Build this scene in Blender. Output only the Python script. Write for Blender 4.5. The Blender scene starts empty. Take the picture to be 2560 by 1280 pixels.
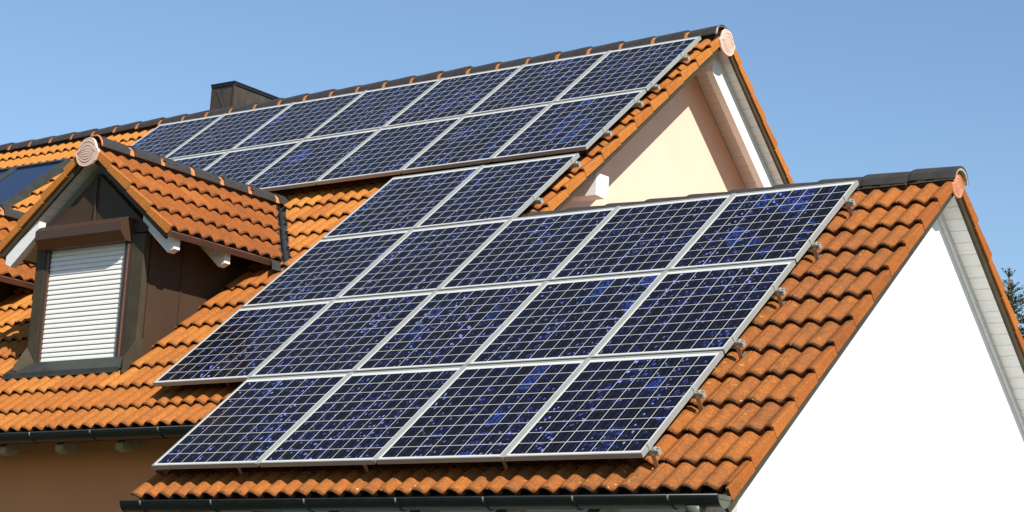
import bpy, math, random
from mathutils import Vector, Matrix
random.seed(7)
C = bpy.context.scene.collection
sc = bpy.context.scene

# ---------------------------------------------------------------- camera
cam = bpy.data.cameras.new('camera'); camo = bpy.data.objects.new('camera', cam); C.objects.link(camo)
RT = Vector((0.80968182, 0.58442294, 0.0535273)); DN = Vector((-0.07832215, 0.19800014, -0.97706785)); FW = Vector((-0.58161928, 0.78692171, 0.20609038))
camo.matrix_world = Matrix(((RT.x, -DN.x, -FW.x, 6.80864645), (RT.y, -DN.y, -FW.y, -10.68426501), (RT.z, -DN.z, -FW.z, -1.45036444), (0, 0, 0, 1)))
cam.sensor_width = 36; cam.lens = 5067.24 / 2560 * 36; cam.clip_start = .1; cam.clip_end = 5000
sc.camera = camo

# ---------------------------------------------------------------- sky, sun, exposure
LDIR = Vector((.5, -.25, .452)).normalized()
el = math.asin(LDIR.z); az = math.atan2(LDIR.x, LDIR.y)
w = bpy.data.worlds.new('World'); sc.world = w; w.use_nodes = True
nt = w.node_tree; nt.nodes.clear()
sky = nt.nodes.new('ShaderNodeTexSky'); sky.sky_type = 'NISHITA'; sky.sun_disc = False
sky.sun_elevation = el; sky.sun_rotation = az; sky.air_density = 1.15; sky.dust_density = 0.1; sky.ozone_density = 4; sky.altitude = 0
bg = nt.nodes.new('ShaderNodeBackground'); bg.inputs['Strength'].default_value = 0.0975
ow = nt.nodes.new('ShaderNodeOutputWorld')
nt.links.new(sky.outputs[0], bg.inputs['Color']); nt.links.new(bg.outputs[0], ow.inputs['Surface'])
sl = bpy.data.lights.new('sun', 'SUN'); sl.energy = 5.0; sl.angle = math.radians(.5); sl.color = (1, .955, .88)
so = bpy.data.objects.new('sun', sl); C.objects.link(so)
so.rotation_euler = LDIR.to_track_quat('Z', 'Y').to_euler(); so.location = (20, -20, 20)
sc.view_settings.view_transform = 'Standard'; sc.view_settings.look = 'None'
sc.view_settings.exposure = 0.5; sc.view_settings.gamma = 1
sc.cycles.diffuse_bounces = 3

# ---------------------------------------------------------------- geometry constants (metres)
TH = math.radians(40.05); c_, s_ = math.cos(TH), math.sin(TH)
GZ = -3.05
G = .3474; V0 = -.238; NC = -.115; STEP = .034; AMP = .036; P = .15; CR = .657
YM, YA = 6.334, 3.198           # ridge line positions (main, annex)
XM, XA = -3.226, .674             # verge positions
XL = -17.0
def F(u, v, n): return Vector((u, v * c_ - n * s_, v * s_ + n * c_))
def BM(u, v, n): q = F(u, v, n); return Vector((q.x, 2 * YM - q.y, q.z))
def BA(u, v, n): q = F(u, v, n); return Vector((q.x, 2 * YA - q.y, q.z))
VM = (YM - NC * -s_ * -1) / c_ if 0 else (YM + NC * s_) / c_   # v of the crest plane at the main ridge
VA_ = (YA + NC * s_) / c_

# ---------------------------------------------------------------- node helpers
class M:
    def __init__(s, name):
        s.m = bpy.data.materials.new(name); s.m.use_nodes = True; s.t = s.m.node_tree; s.n = s.t.nodes
        s.b = s.n['Principled BSDF']; s.tc = s.n.new('ShaderNodeTexCoord')
    def L(s, a, b): s.t.links.new(a, b)
    def node(s, t, **k):
        x = s.n.new(t)
        for a, v in k.items(): setattr(x, a, v)
        return x
    def math(s, op, a, b=None, clamp=False, c=None):
        x = s.node('ShaderNodeMath', operation=op, use_clamp=clamp)
        for i, v in enumerate((a, b, c)):
            if v is None: continue
            if isinstance(v, (int, float)): x.inputs[i].default_value = v
            else: s.L(v, x.inputs[i])
        return x.outputs[0]
    def vmath(s, op, a, b):
        x = s.node('ShaderNodeVectorMath', operation=op)
        for i, v in enumerate((a, b)):
            if isinstance(v, tuple): x.inputs[i].default_value = v
            else: s.L(v, x.inputs[i])
        return x.outputs[0]
    def noise(s, vec, scale, detail=3, rough=.55, stretch=None):
        if stretch: vec = s.vmath('MULTIPLY', vec, stretch)
        x = s.node('ShaderNodeTexNoise'); x.inputs['Scale'].default_value = scale; x.inputs['Detail'].default_value = detail
        x.inputs['Roughness'].default_value = rough; s.L(vec, x.inputs['Vector']); return x.outputs['Fac']
    def ramp(s, f, stops, interp='LINEAR'):
        x = s.node('ShaderNodeValToRGB'); r = x.color_ramp; r.interpolation = interp
        while len(r.elements) < len(stops): r.elements.new(.5)
        for e, (p, col) in zip(r.elements, stops):
            e.position = p; e.color = (col, col, col, 1) if isinstance(col, (int, float)) else (*col, 1)
        s.L(f, x.inputs[0]); return x.outputs[0]
    def mix(s, f, a, b, mode='MIX'):
        x = s.node('ShaderNodeMix', data_type='RGBA', blend_type=mode)
        for i, v in ((0, f), (6, a), (7, b)):
            if isinstance(v, (int, float)): x.inputs[i].default_value = v
            elif isinstance(v, tuple): x.inputs[i].default_value = (*v, 1)
            else: s.L(v, x.inputs[i])
        return x.outputs[2]
    def bump(s, h, st=.3, d=.002):
        x = s.node('ShaderNodeBump'); x.inputs['Strength'].default_value = st; x.inputs['Distance'].default_value = d
        s.L(h, x.inputs['Height']); s.L(x.outputs[0], s.b.inputs['Normal'])
    def set(s, col=None, rough=None, metal=None, spec=None):
        for k, v in (('Base Color', col), ('Roughness', rough), ('Metallic', metal), ('Specular IOR Level', spec)):
            if v is None: continue
            if isinstance(v, (int, float)): s.b.inputs[k].default_value = v
            elif isinstance(v, tuple): s.b.inputs[k].default_value = (*v, 1)
            else: s.L(v, s.b.inputs[k])
        return s

def mat_tile(name, clean=0.0, tint=(1, 1, 1)):
    m = M(name); ob = m.tc.outputs['Object']; uv = m.tc.outputs['UV']
    cell = m.vmath('FLOOR', uv, (0, 0, 0)); fr = m.vmath('FRACTION', uv, (0, 0, 0))
    wn = m.node('ShaderNodeTexWhiteNoise', noise_dimensions='2D'); m.L(cell, wn.inputs['Vector'])
    r = wn.outputs['Value']
    sx = m.node('ShaderNodeSeparateXYZ'); m.L(fr, sx.inputs[0]); vy = sx.outputs[1]
    big = m.noise(ob, .55, 3); mid = m.noise(ob, 6, 4, .6); fine = m.noise(ob, 55, 3, .7); ff = m.noise(ob, 160, 2, .7)
    # left and ridge parts of the roof are yellower, the lower right redder and more weathered
    sp = m.node('ShaderNodeSeparateXYZ'); m.L(ob, sp.inputs[0])
    pos = m.math('MULTIPLY_ADD', sp.outputs[0], .065, c=.82)
    pos = m.math('SUBTRACT', pos, m.math('MULTIPLY', sp.outputs[2], .06))
    k = m.math('ADD', pos, m.math('MULTIPLY', m.math('SUBTRACT', big, .5), 1.3))
    k = m.math('ADD', k, m.math('MULTIPLY', m.math('SUBTRACT', r, .5), .38))
    k = m.math('SUBTRACT', k, clean, clamp=True)
    base = m.ramp(k, [(0, (.47, .185, .038)), (.35, (.365, .122, .025)), (.7, (.330, .106, .022)), (1, (.275, .092, .024))])
    patch = m.ramp(m.math('ADD', m.math('MULTIPLY', mid, .6), m.math('MULTIPLY', m.noise(ob, 24, 4, .7), .4)), [(.42, 0.0), (.62, 1.0)])
    base = m.mix(m.math('MULTIPLY', patch, m.math('MULTIPLY_ADD', k, .5, c=.06)), base, (.13, .062, .026))
    sp1 = m.ramp(fine, [(.38, .72), (.66, 1.22)]); base = m.mix(.75, base, sp1, 'MULTIPLY')
    sp2 = m.ramp(ff, [(.35, .82), (.65, 1.15)]); base = m.mix(.6, base, sp2, 'MULTIPLY')
    # dark moss and grime along each lower tile edge, plus painted shade under crests
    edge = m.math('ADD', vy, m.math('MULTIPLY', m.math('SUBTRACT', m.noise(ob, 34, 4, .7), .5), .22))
    grime_shade = m.ramp(edge, [(.03, 1.0), (.10, 0.0)])
    grime_shade = m.math('MULTIPLY', grime_shade, m.math('MULTIPLY_ADD', k, .55, c=.38)); grime_shade = m.math('MAXIMUM', grime_shade, m.math('MULTIPLY', m.math('LESS_THAN', vy, .0095), .9))  # last term paints the shade under the crests onto the front faces
    base = m.mix(grime_shade, base, (.030, .018, .010))
    # pale lichen specks and yellow lichen spots
    vo = m.node('ShaderNodeTexVoronoi'); vo.inputs['Scale'].default_value = 8.5; m.L(ob, vo.inputs['Vector'])
    spk = m.math('MULTIPLY', m.math('LESS_THAN', vo.outputs['Distance'], .065), m.math('GREATER_THAN', m.noise(ob, 2.1, 2), .57))
    base = m.mix(m.math('MULTIPLY', spk, k), base, (.62, .50, .38))
    yl = m.math('MULTIPLY', m.ramp(m.noise(ob, 21, 3, .6), [(.635, 0.0), (.69, 1.0)]), m.ramp(m.noise(ob, 1.3, 2), [(.5, 0.0), (.6, 1.0)]))
    base = m.mix(m.math('MULTIPLY', yl, m.math('MULTIPLY', k, .8)), base, (.46, .26, .04))
    base = m.mix(1.0, base, tint, 'MULTIPLY')
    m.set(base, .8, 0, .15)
    m.bump(m.math('ADD', m.math('MULTIPLY', fine, .7), ff), .55, .0035)
    return m.m

def simple(name, col, rough=.6, metal=0, var=.12, sc_=8, bump=0, spec=.5, stretch=None, fine=0):
    m = M(name); ob = m.tc.outputs['Object']
    n = m.noise(ob, sc_, 4, .6, stretch)
    b = m.ramp(n, [(.3, tuple(x * (1 - var) for x in col)), (.7, tuple(min(1, x * (1 + var)) for x in col))])
    if fine:
        f = m.noise(ob, 90, 2, .7); b = m.mix(fine, b, m.ramp(f, [(.35, .7), (.65, 1.2)]), 'MULTIPLY')
    m.set(b, rough, metal, spec)
    if bump: m.bump(m.noise(ob, sc_ * 12, 3, .6), bump, .003)
    return m.m

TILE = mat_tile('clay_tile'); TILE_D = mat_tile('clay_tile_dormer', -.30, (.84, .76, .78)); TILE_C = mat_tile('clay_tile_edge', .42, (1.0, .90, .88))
CLAY_RAW = simple('raw_clay', (.50, .20, .07), .8, var=.2, sc_=25, fine=.4)
RIDGE = simple('dark_ridge_coating', (.043, .037, .031), .5, var=.25, sc_=6, spec=.5, fine=.35)
MORTAR = simple('mortar', (.42, .37, .28), .9, var=.3, sc_=60)
PINK = simple('pale_clay', (.62, .43, .34), .75, var=.07, sc_=20)
PINK_D = simple('pale_clay_line', (.50, .33, .26), .8)
REDCLAY = simple('red_clay', (.52, .21, .12), .8, var=.25, sc_=30)
ALU = simple('aluminium_frame', (.36, .36, .325), .5, .3, var=.06, sc_=3, fine=.08)
ALU_R = simple('aluminium_rail', (.40, .40, .36), .45, .35, var=.1, sc_=20)
STEEL = simple('steel_hook', (.42, .38, .33), .42, .7, var=.15, sc_=20)
BRONZE = simple('brown_sheet_metal', (.055, .033, .020), .5, .0, var=.18, sc_=2.5, stretch=(1, 1, .3), spec=.22)
BRONZE_D = simple('dark_sheet_metal', (.055, .043, .025), .55, .0, var=.22, sc_=5, spec=.2)
BOXBR = simple('brown_painted_aluminium', (.060, .029, .015), .45, .0, var=.05)
GREYM = simple('grey_flashing', (.058, .062, .054), .48, .35, var=.25, sc_=7, fine=.3)
GUT = simple('gutter_metal', (.022, .023, .021), .38, .3, var=.3, sc_=9)
GUTEND = simple('gutter_end_metal', (.11, .11, .08), .5, .2, var=.2, sc_=14)
WOODW = simple('white_painted_wood', (.74, .73, .69), .6, var=.06, sc_=5, stretch=(1, 8, 8), fine=.06)
WOODB = simple('brown_wood', (.13, .062, .040), .6, var=.25, sc_=6, stretch=(8, 1, 8))
WOODG = simple('grey_weathered_wood', (.34, .27, .16), .8, var=.3, sc_=14, fine=.35)
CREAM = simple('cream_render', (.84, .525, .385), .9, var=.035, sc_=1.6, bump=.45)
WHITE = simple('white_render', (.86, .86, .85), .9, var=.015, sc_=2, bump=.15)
FRONT = simple('cream_render_shaded', (.70, .27, .105), .9, var=.05, sc_=1.2, bump=.2)  # cream render with the eave shade and orange bounce put into its colour
SHUT = simple('shutter_lamella', (.80, .78, .72), .45, 0, var=.02)
DARK = simple('dark_underlay_and_shade', (.02, .017, .015), .9)  # roof underlay; also painted shade on tile undersides and panel backs
CHIM = simple('bronze_chimney_sheet', (.062, .046, .030), .5, .15, var=.35, sc_=7, stretch=(1, 1, .35), fine=.2)
BLACK = simple('black_lid', (.008, .008, .01), .5)

def mat_glass():
    m = M('solar_cells'); ob = m.tc.outputs['Object']
    oi = m.node('ShaderNodeObjectInfo')
    x0, y0, pu, pv = -.5092, -.5914, .1273, .1300
    sx = m.node('ShaderNodeSeparateXYZ'); m.L(ob, sx.inputs[0])
    cx = m.math('DIVIDE', m.math('SUBTRACT', sx.outputs[0], x0), pu); cy = m.math('DIVIDE', m.math('SUBTRACT', sx.outputs[1], y0), pv)
    fx = m.math('FRACT', cx); fy = m.math('FRACT', cy)
    def band(f, w): # 1 near integer
        return m.math('GREATER_THAN', m.math('ABSOLUTE', m.math('SUBTRACT', f, .5)), .5 - w)
    line = m.math('MAXIMUM', band(fx, .019), band(fy, .018))
    inx = m.math('MULTIPLY', m.math('GREATER_THAN', cx, 0), m.math('LESS_THAN', cx, 8))
    iny = m.math('MULTIPLY', m.math('GREATER_THAN', cy, 0), m.math('LESS_THAN', cy, 9))
    inside = m.math('MULTIPLY', inx, iny)
    white = m.math('MAXIMUM', line, m.math('SUBTRACT', 1.0, inside))
    off = m.node('ShaderNodeCombineXYZ'); m.L(m.math('MULTIPLY', oi.outputs['Random'], 57.0), off.inputs[0]); m.L(m.math('MULTIPLY', oi.outputs['Random'], 131.0), off.inputs[1])
    pos = m.vmath('ADD', ob, off.outputs[0])
    def wnoise(x, y, dim='3D'):
        ci = m.node('ShaderNodeCombineXYZ'); m.L(x, ci.inputs[0]); m.L(y, ci.inputs[1]); m.L(oi.outputs['Random'], ci.inputs[2])
        wn = m.node('ShaderNodeTexWhiteNoise', noise_dimensions=dim); m.L(ci.outputs[0], wn.inputs['Vector']); return wn
    wc = wnoise(m.math('FLOOR', cx), m.math('FLOOR', cy))
    # cells sliced from the same ingot follow each other up a string, so their grain pattern repeats
    wg = wnoise(m.math('FLOOR', cx), m.math('FLOOR', m.math('MULTIPLY_ADD', cy, .45, c=m.math('FLOOR', cx))))
    loc = m.node('ShaderNodeCombineXYZ'); m.L(m.math('MULTIPLY', fx, pu), loc.inputs[0]); m.L(m.math('MULTIPLY', fy, pv), loc.inputs[1])
    pz = m.vmath('ADD', loc.outputs[0], m.vmath('MULTIPLY', wg.outputs['Color'], (40, 40, 0)))
    vo = m.node('ShaderNodeTexVoronoi'); vo.inputs['Scale'].default_value = 80; m.L(m.vmath('MULTIPLY', pz, (1, .55, 1)), vo.inputs['Vector'])
    g = m.node('ShaderNodeSeparateColor'); m.L(vo.outputs['Color'], g.inputs[0]); gr = g.outputs[0]
    vo2 = m.node('ShaderNodeTexVoronoi'); vo2.inputs['Scale'].default_value = 26; m.L(pz, vo2.inputs['Vector'])
    g2 = m.node('ShaderNodeSeparateColor'); m.L(vo2.outputs['Color'], g2.inputs[0])
    clus = m.math('MULTIPLY', m.ramp(wg.outputs['Value'], [(.45, .1), (1, 1.0)]), m.ramp(m.noise(pz, 14, 2, .6), [(.42, 0.0), (.62, 1.0)]))
    col = m.ramp(m.math('MULTIPLY_ADD', g2.outputs[1], .5, c=m.math('MULTIPLY', gr, .5)), [(0, (.006, .0042, .004)), (.5, (.004, .0036, .0055)), (.82, (.0045, .005, .013)), (1, (.007, .010, .045))])
    col = m.mix(m.math('MULTIPLY', m.ramp(wc.outputs['Value'], [(.5, 0.0), (1, 1.0)]), .5), col, (.0045, .006, .020))
    bright = m.math('GREATER_THAN', gr, m.math('SUBTRACT', .975, m.math('MULTIPLY', clus, .22)))  # sparkle of the grains, painted into the colour as pale blue flecks
    col = m.mix(m.math('MULTIPLY', bright, m.math('MULTIPLY_ADD', g.outputs[1], .8, c=.2)), col, m.mix(m.math('POWER', g.outputs[2], 2.2), (.012, .022, .17), (.30, .36, .90)))
    big = m.math('MULTIPLY', m.math('GREATER_THAN', g2.outputs[0], .90), m.math('MULTIPLY', clus, m.ramp(m.noise(pz, 140, 2), [(.42, 0.0), (.6, 1.0)])))
    col = m.mix(m.math('MULTIPLY', big, .8), col, (.030, .070, .40))
    # bright blue sky glint of the grain, painted into a few strings
    wcol = wnoise(m.math('FLOOR', cx), m.math('MULTIPLY', cx, 0.0)); seg = m.ramp(m.noise(pos, 2.2, 1), [(.52, 0.0), (.56, 1.0)])
    st = m.math('MULTIPLY', m.math('MULTIPLY', m.math('GREATER_THAN', wcol.outputs['Value'], .90), seg), m.ramp(m.noise(pz, 34, 4, .7, (1.6, .5, 1)), [(.47, 0.0), (.60, 1.0)]))
    col = m.mix(m.math('MULTIPLY', st, .62), col, (.040, .085, .42))
    bb = m.math('MAXIMUM', m.math('LESS_THAN', m.math('ABSOLUTE', m.math('SUBTRACT', fx, .27)), .010), m.math('LESS_THAN', m.math('ABSOLUTE', m.math('SUBTRACT', fx, .73)), .010))
    col = m.mix(m.math('MULTIPLY', bb, .5), col, (.08, .08, .10))
    col = m.mix(white, col, (.54, .54, .50))
    dirt = m.noise(pos, 3.2, 5, .65); col = m.mix(m.math('MULTIPLY', dirt, .006), col, (.5, .45, .36))
    # dust collecting above the lower frame edge
    low = m.ramp(m.math('ADD', sx.outputs[1], m.math('MULTIPLY', m.noise(pos, 18, 3, .6), .05)), [(0, 1.0), (1, 0.0)]) if False else m.math('MULTIPLY', m.math('LESS_THAN', m.math('ADD', sx.outputs[1], m.math('MULTIPLY', m.noise(pos, 22, 3, .7), .045)), -.575), .10)
    col = m.mix(low, col, (.42, .38, .30))
    m.set(col, m.ramp(dirt, [(.3, .08), (.7, .16)]), 0, .10)
    m.b.inputs['IOR'].default_value = 1.45
    return m.m
CELLS = mat_glass()
SKYGL = simple('collector_glass', (.012, .018, .05), .12, 0, var=.1)

# ---------------------------------------------------------------- mesh helpers
class MB:
    def __init__(s): s.v = []; s.f = []; s.mi = []; s.sm = []; s.uv = []; s.mats = []
    def mat(s, m):
        if m not in s.mats: s.mats.append(m)
        return s.mats.index(m)
    def face(s, idx, m, smooth=False, uv=None):
        s.f.append(idx); s.mi.append(s.mat(m)); s.sm.append(smooth); s.uv.append(uv)
    def add(s, pts):
        b = len(s.v); s.v += [tuple(p) for p in pts]; return b
    def hexa(s, p, m):      # p: 8 points, 0-3 bottom ring, 4-7 top ring
        b = s.add(p)
        for q in ((3, 2, 1, 0), (4, 5, 6, 7), (0, 1, 5, 4), (1, 2, 6, 5), (2, 3, 7, 6), (3, 0, 4, 7)): s.face([b + i for i in q], m)
    def box(s, fr, a, b, m):
        (x0, y0, z0), (x1, y1, z1) = a, b
        s.hexa([fr(*t) for t in ((x0, y0, z0), (x1, y0, z0), (x1, y1, z0), (x0, y1, z0), (x0, y0, z1), (x1, y0, z1), (x1, y1, z1), (x0, y1, z1))], m)
    def prism(s, poly, fr0, fr1, m, smooth=False, closed=True, caps=True):   # poly swept between two frames
        n = len(poly); a = s.add([fr0(p) for p in poly]); b = s.add([fr1(p) for p in poly])
        for i in range(n if closed else n - 1):
            j = (i + 1) % n; s.face([a + i, a + j, b + j, b + i], m, smooth)
        if caps and closed:
            s.face([a + i for i in range(n)][::-1], m); s.face([b + i for i in range(n)], m)
    def tube(s, pts, r, m, k=8, smooth=True, radii=None):
        rings = []
        for i, p in enumerate(pts):
            p = Vector(p); d = (Vector(pts[min(i + 1, len(pts) - 1)]) - Vector(pts[max(i - 1, 0)])).normalized()
            t = d.orthogonal().normalized() if not rings else (pt - d * pt.dot(d)).normalized()
            pt = t; bt = d.cross(t); rr = radii[i] if radii else r
            rings.append(s.add([p + (t * math.cos(2 * math.pi * j / k) + bt * math.sin(2 * math.pi * j / k)) * rr for j in range(k)]))
        for a, b in zip(rings, rings[1:]):
            for j in range(k): s.face([a + j, a + (j + 1) % k, b + (j + 1) % k, b + j], m, smooth)
        s.face([rings[0] + j for j in range(k)][::-1], m); s.face([rings[-1] + j for j in range(k)], m)
    def build(s, name, parent=None, flipfix=True, base=None):
        me = bpy.data.meshes.new(name); me.from_pydata(s.v, [], s.f)
        for mm in s.mats: me.materials.append(mm)
        me.polygons.foreach_set('material_index', s.mi); me.polygons.foreach_set('use_smooth', s.sm)
        if any(u for u in s.uv):
            l = me.uv_layers.new(name='UVMap'); flat = []
            for f, u in zip(s.f, s.uv):
                flat += (x for p in (u or [(0, .5)] * len(f)) for x in p)
            l.data.foreach_set('uv', flat)
        me.update()
        if flipfix:
            import bmesh
            b = bmesh.new(); b.from_mesh(me); bmesh.ops.recalc_face_normals(b, faces=b.faces); b.to_mesh(me); b.free()
        o = bpy.data.objects.new(name, me); C.objects.link(o)
        if parent is not None: adopt(o, parent)
        return o
def adopt(o, parent):
    o.parent = parent; o.matrix_parent_inverse = WM[parent.name].inverted() if parent.name in WM else Matrix.Identity(4)
WM = {}
def thing(name, label, cat, mat=None, group=None, kind=None):
    o = bpy.data.objects.new(name, None); C.objects.link(o); o.empty_display_size = .3
    mat = mat or Matrix.Identity(4); o.matrix_world = mat; WM[o.name] = mat.copy()
    o['label'] = label; o['category'] = cat
    if group: o['group'] = group
    if kind: o['kind'] = kind
    return o
def I(x, y, z): return Vector((x, y, z))

# ---------------------------------------------------------------- tiles
def wave(u, crest):
    q = ((u - crest) / P) % 1.0
    return -AMP * (0.5 - 0.5 * math.cos(2 * math.pi * q)) ** 1.4
def tile_field(fr, k0, vtop, ul, ur, crest=CR, parity=0, keep=None, g=G, v0=V0, flip=False, coarse=False, tm=None, seed=1, uoff=0, first=0.0):
    rnd = random.Random(seed); mb = MB(); tm = tm or TILE
    kc = int(round((crest - ur) / P)) - 2
    seams = []
    i = kc
    while True:
        x = crest - P * i + .012
        if x < ul + .05: break
        if i % 2 == parity and x < ur - .05: seams.append(x)
        i += 1
    xs = [ur] + seams + [ul]; xs = xs[::-1]
    k = k0
    while v0 + k * g < vtop - .02:
        va = v0 + k * g; vb = min(va + g + .03, vtop)
        if k == k0: va += first
        for ti in range(len(xs) - 1):
            a, b = xs[ti], xs[ti + 1]
            dn = rnd.uniform(-.0015, .0025); dv = rnd.uniform(-.004, .003); tl = rnd.uniform(-.0015, .0015)
            nseg = max(3, int((b - a) / (.0125 if not coarse else .025)))
            us = [a + .0012, a + .0045] + [a + (b - a) * j / nseg for j in range(1, nseg)] + [b - .0045, b - .0012]
            hs = [wave(u, crest) for u in us]
            if a > ul + .01: hs[0] -= .009
            if b < ur - .01: hs[-1] -= .009
            th = .014
            ts = [(0, -.006), (.004, -.002), (.012, 0), ((vb - va) * .5, 0), (vb - va, 0)]
            if keep:
                kk = [keep(a + (b - a) * i / 4, va + (vb - va) * j / 4) for i in range(5) for j in range(5)]
                if not any(kk): continue
                if not all(kk): ts = ts[:3] + [(.012 + (vb - va - .012) * j / 14, 0) for j in range(1, 15)]
            rows = []
            for t, e in ts:
                n = NC + dn - STEP * t / g
                rows.append(mb.add([fr(u, va + dv + t, n + h + e + tl * (u - a) / max(.01, b - a)) for u, h in zip(us, hs)]))
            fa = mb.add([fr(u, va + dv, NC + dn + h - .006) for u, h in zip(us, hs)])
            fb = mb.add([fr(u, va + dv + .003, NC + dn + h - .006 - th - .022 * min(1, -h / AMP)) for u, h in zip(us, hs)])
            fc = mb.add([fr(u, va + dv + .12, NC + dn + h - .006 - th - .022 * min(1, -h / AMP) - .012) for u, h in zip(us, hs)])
            tid = (xs[ti] * 0 + ti + 100 * (uoff), k)
            for j in range(len(us) - 1):
                um = (us[j] + us[j + 1]) / 2
                q0, q1 = (us[j] - a) / (b - a) * .96 + .02, (us[j + 1] - a) / (b - a) * .96 + .02
                for r in range(len(ts) - 1):
                    vm = va + (ts[r][0] + ts[r + 1][0]) / 2
                    if keep and not keep(um, vm): continue
                    f = [rows[r] + j, rows[r] + j + 1, rows[r + 1] + j + 1, rows[r + 1] + j]
                    w0, w1 = ts[r][0] / g * .95 + .01, min(.99, ts[r + 1][0] / g * .95 + .01)
                    uv = [(tid[0] + q0, k + w0), (tid[0] + q1, k + w0), (tid[0] + q1, k + w1), (tid[0] + q0, k + w1)]
                    if flip: f = f[::-1]; uv = uv[::-1]
                    mb.face(f, tm, True, uv)
                if keep and not keep(um, va + .02): continue
                u2 = [(tid[0] + q0, k + (.008 if hs[j] > -.55 * AMP else .06))] * 4
                f = [fb + j, fb + j + 1, fa + j + 1, fa + j]; f2 = [fc + j, fc + j + 1, fb + j + 1, fb + j]
                if flip: f = f[::-1]; f2 = f2[::-1]
                mb.face(f, tm, True, u2); mb.face(f2, DARK, True, u2)  # clay underside coloured dark so the void below reads as shade
        k += 1
    return mb
def verge(fr, k0, vtop, ue, side=1, crest=CR, g=G, v0=V0, seed=3):
    """the down-turned outer flanges of the verge tiles"""
    rnd = random.Random(seed); mb = MB(); k = k0
    while v0 + k * g < vtop - .05:
        va = v0 + k * g + rnd.uniform(-.003, .003); vb = min(va + g - .004, vtop); h = wave(ue, crest)
        o = rnd.uniform(0, .003)
        def n(t): return NC + h + .001 - STEP * t / g
        u0, u1 = ue - side * .004, ue + side * (.016 + o)
        L = vb - va
        prof = [(va, n(0) - .006), (va + .006, n(0)), (vb, n(L)), (vb, NC - .100), (va + .004, NC - .093), (va - .002, NC - .082)]
        a = mb.add([fr(u0, v, nn) for v, nn in prof]); b = mb.add([fr(u1 - side * .003, v, nn) for v, nn in prof])
        c = mb.add([fr(u1, v + (.003 if i in (0, 4, 5) else -.003 if i in (2, 3) else 0), nn + (-.003 if i < 3 else .003)) for i, (v, nn) in enumerate(prof)])
        N = len(prof)
        for i in range(N):
            j = (i + 1) % N
            uvp = [(k * 3.0, k + (.03 if i in (0, 4, 5) else .5))] * 4
            mb.face([a + i, a + j, b + j, b + i], TILE_C, False, uvp); mb.face([b + i, b + j, c + j, c + i], TILE_C, False, uvp)
        mb.face([c + i for i in range(N)], TILE_C, False, [(k * 3.0 + .5, k + .5)] * N)
        mb.face([a + i for i in range(N)][::-1], TILE_C, False, [(k * 3.0 + .5, k + .5)] * N)
        k += 1
    return mb

# ---------------------------------------------------------------- THE HOUSE
house = thing('house', 'cream and white rendered house with orange clay tile roofs', 'house', Matrix.Translation((-8, YM, GZ)))

# dormer footprints on the main roof
DX = [-7.04, -10.28]
PH = math.radians(38.5); cp, sp_ = math.cos(PH), math.sin(PH)
DZ = 3.235                       # height of the dormer crest planes at their ridge
def valley_u(v, dx, side, off):
    # main crest plane z = v s + NC c ; dormer plane z = DZ - |u-dx| tan
    z = v * s_ + NC * c_
    return dx + side * ((DZ - z) / math.tan(PH) + off)
def keep_main(u, v):
    for i, dx in enumerate(DX):
        if 1.86 < v < 5.28 and abs(u - dx) < 1.4:
            z = v * s_ + NC * c_
            if v > 3.70:
                if abs(u - dx) < (DZ - z) / math.tan(PH) + .06: return False
            elif abs(u - dx) < .70: return False
    if -14.05 < u < -12.04 and 5.95 < v < 7.24: return False
    return True
main_tiles = tile_field(F, 3, VM - .03, XL, XM, parity=1, keep=keep_main, seed=11, first=.045)
o = main_tiles.build('roof_tiles', house, flipfix=False); o['label'] = 'clay tiles of the high main roof slope'
an_tiles = tile_field(F, 0, VA_ - .03, -4.46, XA, parity=0, seed=12, first=.045, uoff=3, keep=lambda u, v: not (u < XM - .002 and v > V0 + 3 * G))
o = an_tiles.build('roof_tiles', house, flipfix=False); o['label'] = 'clay tiles of the low roof at right'
tile_field(BM, 3, VM - .03, XL, XM, parity=1, seed=13, flip=True, coarse=True).build('roof_tiles', house, flipfix=False)
tile_field(BA, 0, VA_ - .03, -3.7, XA, parity=0, seed=14, flip=True, coarse=True).build('roof_tiles', house, flipfix=False)
verge(F, 3, VM - .02, XM, seed=21).build('verge_tiles', house)
verge(BM, 3, VM - .02, XM, seed=22).build('verge_tiles', house)
verge(F, 0, VA_ - .02, XA, seed=23).build('verge_tiles', house)
verge(BA, 0, VA_ - .02, XA, seed=24).build('verge_tiles', house)

# roof deck, barge strips, soffits
def vr(yr, n): return (yr + n * s_) / c_       # v at which level n reaches the ridge plane
deck = MB()
def deck_slab(fr, yr, u0, u1, v0, n1=-.19, n0=-.232):
    p = []
    for n in (n0, n1): p += [fr(u0, v0, n), fr(u1, v0, n), fr(u1, vr(yr, n), n), fr(u0, vr(yr, n), n)]
    deck.hexa(p, DARK)
vm0 = V0 + 3 * G + .03; va0 = V0 + .03
for fr in (F, BM): deck_slab(fr, YM, XL + .02, XM - .05, vm0 - .07)
deck_slab(F, YA, -4.40, XA - .05, va0 - .05, -.192, -.233); deck_slab(BA, YA, -3.70, XA - .05, va0, -.192, -.233)
deck.build('roof_deck', house)
def barge(fr, yr, x, v0):
    mb = MB(); p = []
    for n in (-.262, -.150):
        p += [fr(x - .028, v0, n), fr(x - .003, v0, n), fr(x - .003, vr(yr, n), n), fr(x - .028, vr(yr, n), n)]
    mb.hexa(p, BRONZE_D)
    v = v0 + .3
    while v < vr(yr, -.24) - .2:       # fixing screws
        q = fr(x - .002, v, -.205); mb.tube([q + Vector((-.003, 0, 0)), q + Vector((.0035, 0, 0))], .006, ALU_R, 6); v += .78
    return mb
for fr, yr, x, v0 in ((F, YM, XM, vm0 - .05), (BM, YM, XM, vm0), (F, YA, XA, va0 - .07), (BA, YA, XA, va0)):
    barge(fr, yr, x, v0).build('barge_strip', house)
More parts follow.
